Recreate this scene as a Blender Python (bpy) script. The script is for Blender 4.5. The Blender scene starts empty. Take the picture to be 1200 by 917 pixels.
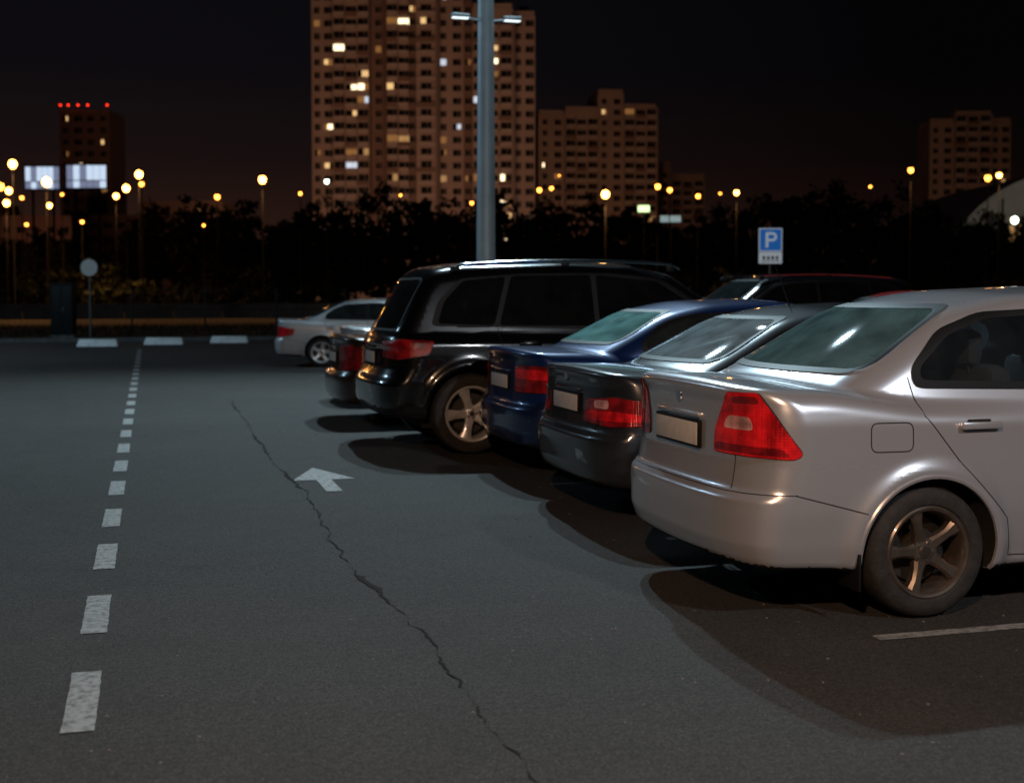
import bpy, bmesh, math, random
import numpy as np
from mathutils import Vector, Matrix
from mathutils.geometry import delaunay_2d_cdt
random.seed(7); np.random.seed(7)
rad = math.radians
sc = bpy.context.scene
sc.view_settings.view_transform = 'Standard'
sc.view_settings.look = 'None'
sc.view_settings.exposure = 0

# ------------------------------------------------------------------ materials
def mat(name, col=(.5,.5,.5), rough=.5, metal=0., coat=0., emit=None, es=0., noise=0., nscale=8., bump=0., bscale=60., spec=None, ribs=0.):
    m = bpy.data.materials.new(name); m.use_nodes = True
    nt = m.node_tree; b = nt.nodes['Principled BSDF']
    b.inputs['Base Color'].default_value = (*col, 1)
    b.inputs['Roughness'].default_value = rough
    b.inputs['Metallic'].default_value = metal
    b.inputs['Coat Weight'].default_value = coat
    b.inputs['Coat Roughness'].default_value = .04
    if spec is not None: b.inputs['Specular IOR Level'].default_value = spec
    if emit:
        b.inputs['Emission Color'].default_value = (*emit, 1)
        b.inputs['Emission Strength'].default_value = es
        m.cycles.emission_sampling = 'NONE'
    tc = None
    if noise > 0 or bump > 0 or ribs > 0:
        tc = nt.nodes.new('ShaderNodeTexCoord')
    if noise > 0:
        n = nt.nodes.new('ShaderNodeTexNoise'); n.inputs['Scale'].default_value = nscale
        n.inputs['Detail'].default_value = 6
        nt.links.new(tc.outputs['Object'], n.inputs['Vector'])
        r = nt.nodes.new('ShaderNodeMapRange')
        r.inputs[1].default_value = .3; r.inputs[2].default_value = .7
        r.inputs[3].default_value = 1-noise; r.inputs[4].default_value = 1+noise
        nt.links.new(n.outputs['Fac'], r.inputs[0])
        mx = nt.nodes.new('ShaderNodeVectorMath'); mx.operation = 'SCALE'
        mx.inputs[0].default_value = col
        nt.links.new(r.outputs[0], mx.inputs['Scale'])
        nt.links.new(mx.outputs[0], b.inputs['Base Color'])
    if bump > 0:
        n2 = nt.nodes.new('ShaderNodeTexNoise'); n2.inputs['Scale'].default_value = bscale
        nt.links.new(tc.outputs['Object'], n2.inputs['Vector'])
        bp = nt.nodes.new('ShaderNodeBump'); bp.inputs['Strength'].default_value = bump
        bp.inputs['Distance'].default_value = .01
        nt.links.new(n2.outputs['Fac'], bp.inputs['Height'])
        nt.links.new(bp.outputs[0], b.inputs['Normal'])
    if ribs > 0:  # moulded prisms behind a lamp lens
        v = nt.nodes.new('ShaderNodeTexVoronoi'); v.inputs['Scale'].default_value = ribs; v.inputs['Randomness'].default_value = .1
        nt.links.new(tc.outputs['Object'], v.inputs['Vector'])
        n2 = nt.nodes.new('ShaderNodeTexNoise'); n2.inputs['Scale'].default_value = 11; n2.inputs['Detail'].default_value = 3
        nt.links.new(tc.outputs['Object'], n2.inputs['Vector'])
        bp = nt.nodes.new('ShaderNodeBump'); bp.inputs['Strength'].default_value = .8; bp.inputs['Distance'].default_value = .004
        nt.links.new(v.outputs['Distance'], bp.inputs['Height']); nt.links.new(bp.outputs[0], b.inputs['Normal'])
        r = nt.nodes.new('ShaderNodeMapRange'); r.inputs[1].default_value=.35; r.inputs[2].default_value=.65; r.inputs[3].default_value=.45; r.inputs[4].default_value=1.4
        nt.links.new(n2.outputs['Fac'], r.inputs[0])
        mx = nt.nodes.new('ShaderNodeVectorMath'); mx.operation = 'SCALE'; mx.inputs[0].default_value = col
        nt.links.new(r.outputs[0], mx.inputs['Scale']); nt.links.new(mx.outputs[0], b.inputs['Base Color'])
    return m

def paint(name, col, metal=.5, rough=.35, dirt=.25):
    m = mat(name, col, rough, metal, 1.0)
    nt = m.node_tree; b = nt.nodes['Principled BSDF']
    tc = nt.nodes.new('ShaderNodeTexCoord')
    sep = nt.nodes.new('ShaderNodeSeparateXYZ'); nt.links.new(tc.outputs['Object'], sep.inputs[0])
    mr = nt.nodes.new('ShaderNodeMapRange'); mr.inputs[1].default_value = .75; mr.inputs[2].default_value = .2
    mr.inputs[3].default_value = 0; mr.inputs[4].default_value = dirt
    nt.links.new(sep.outputs['Z'], mr.inputs[0])
    n = nt.nodes.new('ShaderNodeTexNoise'); n.inputs['Scale'].default_value = 7; n.inputs['Detail'].default_value = 8
    nt.links.new(tc.outputs['Object'], n.inputs['Vector'])
    mu = nt.nodes.new('ShaderNodeMath'); mu.operation = 'MULTIPLY'
    nt.links.new(mr.outputs[0], mu.inputs[0]); 
    ad = nt.nodes.new('ShaderNodeMath'); ad.operation = 'MULTIPLY_ADD'; ad.inputs[1].default_value = 1.6; ad.inputs[2].default_value = 0
    nt.links.new(n.outputs['Fac'], ad.inputs[0]); nt.links.new(ad.outputs[0], mu.inputs[1])
    mx = nt.nodes.new('ShaderNodeMix'); mx.data_type = 'RGBA'
    mx.inputs['A'].default_value = (*col, 1); mx.inputs['B'].default_value = (.16,.13,.10,1)
    nt.links.new(mu.outputs[0], mx.inputs['Factor'])
    nt.links.new(mx.outputs['Result'], b.inputs['Base Color'])
    r2 = nt.nodes.new('ShaderNodeMath'); r2.operation = 'MULTIPLY_ADD'
    nt.links.new(mu.outputs[0], r2.inputs[0]); r2.inputs[1].default_value = .6; r2.inputs[2].default_value = rough
    nt.links.new(r2.outputs[0], b.inputs['Roughness'])
    c2 = nt.nodes.new('ShaderNodeMath'); c2.operation = 'MULTIPLY_ADD'
    nt.links.new(n.outputs['Fac'], c2.inputs[0]); c2.inputs[1].default_value = .10; c2.inputs[2].default_value = 0.0
    nt.links.new(c2.outputs[0], b.inputs['Coat Roughness'])
    return m

def glass(name, tint=(.55,.62,.6), dust_sheen=.06, dust_sheen_col=(.4,.5,.5)):
    m = bpy.data.materials.new(name); m.use_nodes = True
    nt = m.node_tree; nt.nodes.clear()
    out = nt.nodes.new('ShaderNodeOutputMaterial')
    tr = nt.nodes.new('ShaderNodeBsdfTransparent'); tr.inputs[0].default_value = (*tint,1)
    gl = nt.nodes.new('ShaderNodeBsdfGlossy'); gl.inputs['Roughness'].default_value = .03
    fr = nt.nodes.new('ShaderNodeFresnel'); fr.inputs[0].default_value = 1.55
    m1 = nt.nodes.new('ShaderNodeMixShader')
    nt.links.new(fr.outputs[0], m1.inputs[0]); nt.links.new(tr.outputs[0], m1.inputs[1]); nt.links.new(gl.outputs[0], m1.inputs[2])
    df = nt.nodes.new('ShaderNodeBsdfDiffuse'); df.inputs[0].default_value = (*dust_sheen_col,1)  # diffuse layer: thin dust, and on some rear windows painted reflected light
    n = nt.nodes.new('ShaderNodeTexNoise'); n.inputs['Scale'].default_value = 5; n.inputs['Detail'].default_value = 7
    tc = nt.nodes.new('ShaderNodeTexCoord'); nt.links.new(tc.outputs['Object'], n.inputs['Vector'])
    mu = nt.nodes.new('ShaderNodeMath'); mu.operation = 'MULTIPLY'; mu.inputs[1].default_value = dust_sheen*2
    nt.links.new(n.outputs['Fac'], mu.inputs[0])
    m2 = nt.nodes.new('ShaderNodeMixShader')
    nt.links.new(mu.outputs[0], m2.inputs[0]); nt.links.new(m1.outputs[0], m2.inputs[1]); nt.links.new(df.outputs[0], m2.inputs[2])
    nt.links.new(m2.outputs[0], out.inputs[0])
    return m

M_BLACK = mat('black_rubber_trim', (.008,.008,.009), .55, spec=.2)
M_TYRE = mat('tyre_rubber', (.022,.02,.019), .8, noise=.4, nscale=20, bump=.3)
M_WELL = mat('wheel_well', (.01,.01,.01), .9)
M_INT = mat('interior_cloth', (.02,.02,.022), .9, noise=.2)
M_SEAT = mat('seat_fabric', (.04,.04,.045), .9, noise=.2)
M_RED = mat('tail_lamp_red', (.78,.012,.018), .16, 0, 1.0, ribs=75)
M_REDD = mat('tail_lamp_dark_red', (.28,.007,.010), .18, 0, 1.0, ribs=75)
M_CLEAR = mat('reverse_lamp_lens', (.85,.42,.42), .15, .2, 1.0, ribs=75)
M_CHROME = mat('chrome', (.75,.75,.76), .12, 1.0)
M_RIMDK = mat('alloy_dark', (.16,.13,.11), .36, .7, .3, noise=.25, nscale=12)
M_RIMLT = mat('alloy_bright', (.80,.80,.82), .34, .5, .3, noise=.15, nscale=12)
M_DISC = mat('brake_disc', (.07,.065,.06), .5, .7)
M_PLATE = mat('licence_plate_white', (.66,.63,.60), .45, noise=.08, nscale=20)
M_HEAD = mat('headlamp_lens', (.5,.52,.55), .08, .6, 1.0)
M_SEAM = mat('panel_gap', (.008,.008,.008), .8)
M_GRILLE = mat('grille', (.02,.02,.02), .4)

# ------------------------------------------------------------------ mesh builder
class MB:
    def __init__(s): s.v=[]; s.f=[]; s.m=[]; s.mats=[]
    def add(s, v, f, m):
        o=len(s.v); s.v.extend([tuple(p) for p in v])
        if m not in s.mats: s.mats.append(m)
        k=s.mats.index(m)
        for q in f: s.f.append([i+o for i in q]); s.m.append(k)
    def box(s, c, d, m, rz=0., b=0.):
        if b>0:
            v,f = rbox(d,b)
        else:
            v=[(x*d[0]/2,y*d[1]/2,z*d[2]/2) for x in(-1,1) for y in(-1,1) for z in(-1,1)]
            f=[(0,1,3,2),(4,6,7,5),(0,4,5,1),(2,3,7,6),(0,2,6,4),(1,5,7,3)]
        cr,sr=math.cos(rz),math.sin(rz)
        v=[(c[0]+x*cr-y*sr, c[1]+x*sr+y*cr, c[2]+z) for x,y,z in v]
        s.add(v,f,m)
    def cyl(s, p0, p1, r0, r1, m, n=16, caps=True):
        p0=Vector(p0);p1=Vector(p1);t=(p1-p0).normalized()
        a=t.orthogonal().normalized();b=t.cross(a)
        v=[];
        for p,r in((p0,r0),(p1,r1)):
            for i in range(n):
                an=2*math.pi*i/n; v.append(p+a*math.cos(an)*r+b*math.sin(an)*r)
        f=[(i,(i+1)%n,n+(i+1)%n,n+i) for i in range(n)]
        if caps: f+= [tuple(range(n-1,-1,-1)), tuple(range(n,2*n))]
        s.add(v,f,m)
    def build(s, name, parent=None, smooth=False, ang=35, loc=None):
        me=bpy.data.meshes.new(name); me.from_pydata(s.v,[],s.f)
        for m in s.mats: me.materials.append(m)
        me.polygons.foreach_set('material_index', s.m)
        if smooth:
            me.polygons.foreach_set('use_smooth',[True]*len(s.f))
            me.set_sharp_from_angle(angle=rad(ang))
        me.update()
        o=bpy.data.objects.new(name,me); sc.collection.objects.link(o)
        if parent: o.parent=parent
        if loc: o.location=loc
        return o

def rbox(d, b, seg=2):
    bm=bmesh.new(); bmesh.ops.create_cube(bm,size=1)
    for v in bm.verts: v.co=Vector((v.co.x*d[0],v.co.y*d[1],v.co.z*d[2]))
    bmesh.ops.bevel(bm,geom=bm.edges[:],offset=b,segments=seg,profile=.5,affect='EDGES')
    bm.verts.index_update()
    v=[tuple(x.co) for x in bm.verts]; f=[[x.index for x in q.verts] for q in bm.faces]; bm.free()
    return v,f

def empty(name, loc=(0,0,0), rz=0.):
    e=bpy.data.objects.new(name,None); e.location=loc; e.rotation_euler=(0,0,rz)
    e.empty_display_size=.3; sc.collection.objects.link(e); return e

def lathe_y(prof, n):
    v=[];f=[];k=len(prof)
    for i in range(n):
        a=2*math.pi*i/n
        for r,y in prof: v.append((r*math.cos(a),y,r*math.sin(a)))
    for i in range(n):
        j=(i+1)%n
        for q in range(k-1): f.append((i*k+q,i*k+q+1,j*k+q+1,j*k+q))
    return v,f

# ------------------------------------------------------------------ 2D polygon helpers
def rpoly(pts, r=.04, n=4):
    P=[np.array(p,float) for p in pts]; out=[]
    N=len(P)
    for i in range(N):
        a,b,c=P[i-1],P[i],P[(i+1)%N]
        la=np.linalg.norm(a-b); lc=np.linalg.norm(c-b)
        p=b+(a-b)/la*min(r,la*.45); q=b+(c-b)/lc*min(r,lc*.45)
        for t in np.linspace(0,1,n+1): out.append((1-t)**2*p+2*t*(1-t)*b+t*t*q)
    return np.array(out)
def dens(P,h,closed=True):
    out=[];N=len(P)
    for i in range(N if closed else N-1):
        a=P[i];b=P[(i+1)%N];k=max(1,int(math.ceil(np.linalg.norm(b-a)/h)))
        for t in range(k): out.append(a+(b-a)*t/k)
    if not closed: out.append(P[-1])
    return np.array(out)
def area(P): return .5*np.sum(P[:,0]*np.roll(P[:,1],-1)-np.roll(P[:,0],-1)*P[:,1])
def offs(P,d):
    if area(P)<0: P=P[::-1]
    t=np.roll(P,-1,0)-np.roll(P,1,0); t/= (np.linalg.norm(t,axis=1)[:,None]+1e-9)
    return P+np.stack([t[:,1],-t[:,0]],1)*d
def inpoly(P,x,y):
    x=np.asarray(x);y=np.asarray(y); r=np.zeros(x.shape,bool)
    for i in range(len(P)):
        x1,y1=P[i-1];x2,y2=P[i]
        c=((y1>y)!=(y2>y))
        if y1!=y2: r^= c & (x < (x2-x1)*(y-y1)/(y2-y1)+x1)
    return r

# ------------------------------------------------------------------ implicit car body
def prof(pts, s=0.):
    xs=[p[0] for p in pts]; ys=[p[1] for p in pts]
    g=np.linspace(xs[0]-.6,xs[-1]+.6,3000); v=np.interp(g,xs,ys); h=g[1]-g[0]
    if s>0:
        k=int(3*s/h)+1; w=np.exp(-.5*(np.arange(-k,k+1)*h/s)**2); w/=w.sum()
        v=np.convolve(np.pad(v,k,mode='edge'),w,'valid')
    return lambda x: np.interp(x,g,v)
def smax(a,b,k):
    h=np.maximum(k-np.abs(a-b),0)/k; return np.maximum(a,b)+h*h*k*.25
def smin(a,b,k): return -smax(-a,-b,k)

class Field:
    def __init__(s, S):
        s.S=S
        s.D=prof(S['deck'],.05); s.R=prof(S['roof'],S.get('rs',.07))
        g=np.linspace(-1,S['L']+1,1500); gr=np.gradient(s.R(g),g)
        s.Rn=lambda x: np.sqrt(1+np.interp(x,g,gr)**2)
        s.Wl=prof(S['wl'],.018); s.Pl=prof(S['pl'],.12); s.Xr=prof(S['xr'],.010); s.Xf=prof(S['xf'],.03)
        s.Pc=prof(S['pc'],.12); s.zb=prof(S['zb'],.05)
    def body(s,x,y,z):
        S=s.S; a=np.abs(y); hw=S['hw']
        w=s.Wl(z)*s.Pl(x)
        for xw in S['wx']:
            rr=np.hypot(x-xw,z-S['wr'])
            w=w+S.get('flare',.018)*np.exp(-((rr-S['ra']-.02)/.055)**2)*(z>S['wr']-.25)
        side=a-w
        top=z-s.D(x)+S.get('crown',.05)*a*a
        q=a/hw
        rear=s.Xr(z)+S['kr'][0]*q**2+S['kr'][1]*q**6-x
        fr=x-(s.Xf(z)-.12*q**2-.28*q**6)
        low=smax(side,top,S.get('kt',.09)); low=smax(low,rear*.85,.06); low=smax(low,fr*.85,.12)
        low=smax(low,s.zb(x)-z,.05)
        xm=S['xm']; sh=-S.get('kb',.22)*a*a*np.tanh((xm-x)/.4)
        X=x+sh
        c2=(z-s.R(X)+S.get('crown2',.10)*a*a)/s.Rn(X)
        s2=(a-(S['wc']-(z-1.0)*S['tum']-.05*np.maximum(z-1.25,0)**2)*s.Pc(x))*.93
        cab=smax(c2,s2,S.get('kc',.10)); cab=smax(cab,S['cabz']-z,.03)
        return smin(low,cab,.035)
    def full(s,x,y,z):
        f=s.body(x,y,z); S=s.S
        for xw in S['wx']:
            cy=np.maximum(np.hypot(x-xw,z-S['wr'])-S['ra'], S['hw']-.30-np.abs(y))
            f=np.maximum(f,-cy)
        return f
def grad(F,p,e=2e-3):
    g=np.empty_like(p)
    for i in range(3):
        d=np.zeros(3);d[i]=e
        a=p+d;b=p-d
        g[:,i]=(F(a[:,0],a[:,1],a[:,2])-F(b[:,0],b[:,1],b[:,2]))/(2*e)
    return g
def nets(F,lo,hi,h):
    ax=[np.arange(lo[i],hi[i]+h,h) for i in range(3)]
    X,Y,Z=np.meshgrid(*ax,indexing='ij'); V=F(X,Y,Z); s=V<0
    c=[s[i:i+s.shape[0]-1 if i==0 else None, j:j+s.shape[1]-1 if j==0 else None, k:k+s.shape[2]-1 if k==0 else None] for i in(0,1) for j in(0,1) for k in(0,1)]
    an=np.zeros_like(c[0]);al=np.ones_like(c[0])
    for q in c: an|=q; al&=q
    m=an&~al; idx=-np.ones(m.shape,int); ci=np.argwhere(m); idx[m]=np.arange(len(ci))
    P=np.zeros((len(ci),3)); cnt=np.zeros(len(ci))
    E=[]
    for a in [(0,0,0),(1,0,0),(0,1,0),(0,0,1),(1,1,0),(1,0,1),(0,1,1)]:
        for d in range(3):
            if a[d]==0:
                b=list(a);b[d]=1;E.append((a,tuple(b)))
    for a,b in E:
        A=ci+np.array(a);B=ci+np.array(b)
        va=V[A[:,0],A[:,1],A[:,2]];vb=V[B[:,0],B[:,1],B[:,2]]
        x=(va<0)!=(vb<0); t=np.where(x,va/(va-vb+1e-20*(va==vb)),0)
        pos=np.array(a)+np.outer(t,np.array(b)-np.array(a))
        P[x]+=pos[x];cnt[x]+=1
    P=(ci+P/cnt[:,None])*h+np.array(lo)
    faces=[]
    def quads(edge,cells,flip):
        q=np.stack([idx[tuple(cc.T)] for cc in cells],1)
        q[flip]=q[flip][:,::-1]; faces.append(q)
    for d in range(3):
        sl0=[slice(None)]*3;sl1=[slice(None)]*3; sl0[d]=slice(0,-1);sl1[d]=slice(1,None)
        ch=s[tuple(sl0)]!=s[tuple(sl1)]; e=np.argwhere(ch)
        ok=np.ones(len(e),bool)
        for o in range(3):
            if o!=d: ok&=(e[:,o]>0)&(e[:,o]<s.shape[o]-1)
        e=e[ok]; inside=s[tuple(e.T)]
        u,v=[(1,2),(2,0),(0,1)][d]
        U=np.zeros(3,int);U[u]=1;W=np.zeros(3,int);W[v]=1
        quads(e,[e-U-W,e-W,e,e-U],~inside)
    return P,np.concatenate(faces)

def raycast(F,u,z,dr,t0,t1,step=.012):
    uv=np.array([dr[1],-dr[0]])
    if dr in((1.,0.),(-1.,0.)): uv=np.array([0.,1.])
    ts=np.arange(t0,t1,step)
    ox=u*uv[0];oy=u*uv[1]
    hit=np.full(len(u),np.nan)
    act=np.ones(len(u),bool)
    for t in ts:
        if not act.any(): break
        f=F(ox[act]+t*dr[0],oy[act]+t*dr[1],z[act])
        ii=np.where(act)[0][f<0]
        hit[ii]=t; act[ii]=False
    lo=hit-step;hi=hit.copy()
    for _ in range(12):
        mid=(lo+hi)/2; f=F(ox+mid*dr[0],oy+mid*dr[1],z); neg=f<0
        hi=np.where(neg,mid,hi);lo=np.where(neg,lo,mid)
    p=np.stack([ox+hi*dr[0],oy+hi*dr[1],z],1)
    return p,~np.isnan(hit)

RNG={'side':((0.,1.),-1.4,0.),'rear':((1.,0.),-.4,2.6),'diag':((.70710678,.70710678),-1.9,.6)}
def surf_pts(F,P,kind,L):
    if kind=='front': dr,t0,t1=(-1.,0.),-(L+.3),-L*.45
    else: dr,t0,t1=RNG[kind]
    return raycast(F.body,P[:,0].copy(),P[:,1].copy(),dr,t0,t1)
def patch(F,outer,kind,off,L,holes=(),cell=.04):
    outer=dens(outer,cell); loops=[outer]+[dens(h,cell) for h in holes]
    lo=outer.min(0);hi=outer.max(0)
    gx,gy=np.meshgrid(np.arange(lo[0]+cell/2,hi[0],cell),np.arange(lo[1]+cell/2,hi[1],cell))
    gx=gx.ravel();gy=gy.ravel(); m=inpoly(offs(outer,-cell*.45),gx,gy)
    pts=[];edges=[]
    for lp in loops:
        o=len(pts);n=len(lp);pts+= [Vector((float(a),float(b))) for a,b in lp]
        edges+=[(o+i,o+(i+1)%n) for i in range(n)]
    pts+=[Vector((float(a),float(b))) for a,b in zip(gx[m],gy[m])]
    r=delaunay_2d_cdt(pts,edges,[],0,1e-5)
    V=np.array([(v.x,v.y) for v in r[0]]);T=np.array([f for f in r[2] if len(f)==3])
    c=V[T].mean(1); k=inpoly(outer,c[:,0],c[:,1])
    for h in holes: k&=~inpoly(h,c[:,0],c[:,1])
    T=T[k]
    p,ok=surf_pts(F,V,kind,L)
    T=T[ok[T].all(1)]
    p=np.nan_to_num(p)
    n=grad(F.body,p); n/=np.linalg.norm(n,axis=1)[:,None]+1e-9
    fn=np.cross(p[T[:,1]]-p[T[:,0]],p[T[:,2]]-p[T[:,0]])
    fl=(fn*n[T[:,0]]).sum(1)<0; T[fl]=T[fl][:,::-1]
    used=np.unique(T); mp=-np.ones(len(p),int);mp[used]=np.arange(len(used))
    return (p+n*off)[used],n[used],mp[T]
def mirror(v,n,T):
    v=v.copy();n=n.copy();v[:,1]*=-1;n[:,1]*=-1
    return v,n,T[:,::-1]
def mesh_n(name,v,n,faces,mats,mi=None,parent=None):
    me=bpy.data.meshes.new(name); me.from_pydata(v.tolist(),[],faces.tolist())
    for m in mats: me.materials.append(m)
    if mi is not None: me.polygons.foreach_set('material_index',mi.astype(int).tolist())
    me.polygons.foreach_set('use_smooth',[True]*len(me.polygons))
    me.update()
    if n is not None: me.normals_split_custom_set_from_vertices(n.tolist())
    o=bpy.data.objects.new(name,me);sc.collection.objects.link(o)
    if parent:o.parent=parent
    return o
def join_patches(lst):
    V=[];N=[];T=[];o=0
    for v,n,t in lst:
        V.append(v);N.append(n);T.append(t+o);o+=len(v)
    return np.concatenate(V),np.concatenate(N),np.concatenate(T)
def tube(mb,p,n,r,m,k=6,flat=1.,closed=False):
    N=len(p);vs=[];fs=[]
    for i in range(N):
        a=p[(i-1)%N] if (closed or i>0) else p[i]; b=p[(i+1)%N] if (closed or i<N-1) else p[i]
        t=b-a;t=t/(np.linalg.norm(t)+1e-9);nn=n[i];bb=np.cross(t,nn);bb/=np.linalg.norm(bb)+1e-9
        for j in range(k):
            an=2*math.pi*j/k; vs.append(p[i]+bb*math.cos(an)*r+nn*math.sin(an)*r*flat)
    for i in range(N if closed else N-1):
        j=(i+1)%N
        for q in range(k):
            fs.append((i*k+q,i*k+(q+1)%k,j*k+(q+1)%k,j*k+q))
    mb.add(vs,fs,m)
def surf_line(mb,F,L,pts,kind,r,m,both=True,closed=False,flat=.6,off=0.):
    P=dens(np.array(pts,float),.03,closed)
    p,ok=surf_pts(F,P,kind,L); p=p[ok]
    if len(p)<2:return
    n=grad(F.body,p);n/=np.linalg.norm(n,axis=1)[:,None]+1e-9
    p=p+n*off
    tube(mb,p,n,r,m,flat=flat,closed=closed)
    if both:
        p2=p.copy();n2=n.copy();p2[:,1]*=-1;n2[:,1]*=-1
        tube(mb,p2,n2,r,m,flat=flat,closed=closed)

# ------------------------------------------------------------------ wheels
def wheel(parent,x,y,side,R,style,rimmat,width=.19):
    mb=MB(); rr=R*.69; w=width/2
    tp=[(rr,-w*.86),(rr+.012,-w*.98),(rr+(R-rr)*.45,-w*1.04),(R-.022,-w*.93),(R-.006,-w*.74),(R,-w*.5),(R,w*.5),(R-.006,w*.74),(R-.022,w*.93),(rr+.03,w),(rr,w*.86)]
    v,f=lathe_y(tp,48);mb.add(v,f,M_TYRE)
    rp=[(rr+.004,-w*.90),(rr-.004,-w*.97),(rr-.016,-w*.93),(rr-.024,-w*.80),(rr-.034,-w*.2),(rr-.03,w*.8)]
    v,f=lathe_y(rp,48);mb.add(v,f,rimmat)
    v,f=lathe_y([(0.001,w*.25),(R*.5,w*.25)],32);mb.add(v,f,M_DISC)
    v,f=lathe_y([(0.001,w*.5),(rr-.03,w*.5)],32);mb.add(v,f,M_WELL)
    v,f=lathe_y([(.001,-w*.74),(.028,-w*.74),(.034,-w*.66),(.062,-w*.60),(.068,-w*.3),(.07,w*.2)],24);mb.add(v,f,rimmat)
    v,f=lathe_y([(.001,-w*.765),(.024,-w*.76),(.026,-w*.7)],20);mb.add(v,f,M_DISC)
    if style=='star': n=5;secs=[(.045,.036),(.09,.026),(.14,.024),(rr-.02,.040)]
    elif style=='five': n=5;secs=[(.045,.044),(.10,.036),(.17,.040),(rr-.015,.062)]
    else: n=8;secs=[(.045,.022),(.10,.018),(.14,.018),(rr-.015,.026)]
    for i in range(n):
        a=2*math.pi*i/n+math.pi/2+.2
        c,s_=math.cos(a),math.sin(a);vs=[];fs=[]
        for q,(r_,hw) in enumerate(secs):
            yo=-w*(.62+.22*q/3)
            for (tt,yy) in ((-hw,yo+.045),(-hw,yo+.012),(-hw*.55,yo),(hw*.55,yo),(hw,yo+.012),(hw,yo+.045)):
                vs.append((r_*c-tt*s_,yy,r_*s_+tt*c))
        for q in range(3):
            for j in range(6):
                fs.append((q*6+j,q*6+(j+1)%6,(q+1)*6+(j+1)%6,(q+1)*6+j))
        mb.add(vs,fs,rimmat)
        a2=a+math.pi/n; bx,bz=.042*math.cos(a2),.042*math.sin(a2)
        mb.cyl((bx,-w*.68,bz),(bx,-w*.5,bz),.008,.008,M_CHROME,8)
    if side>0:
        mb.v=[(-a,-b,c) for a,b,c in mb.v]
    rot=random.uniform(0,6.28)
    if style=='star': rot=.1
    cr,sr=math.cos(rot),math.sin(rot)
    mb.v=[(a*cr-c*sr,b,a*sr+c*cr) for a,b,c in mb.v]
    o=mb.build('wheel',parent,True,30,(x,y,R));return o

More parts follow.
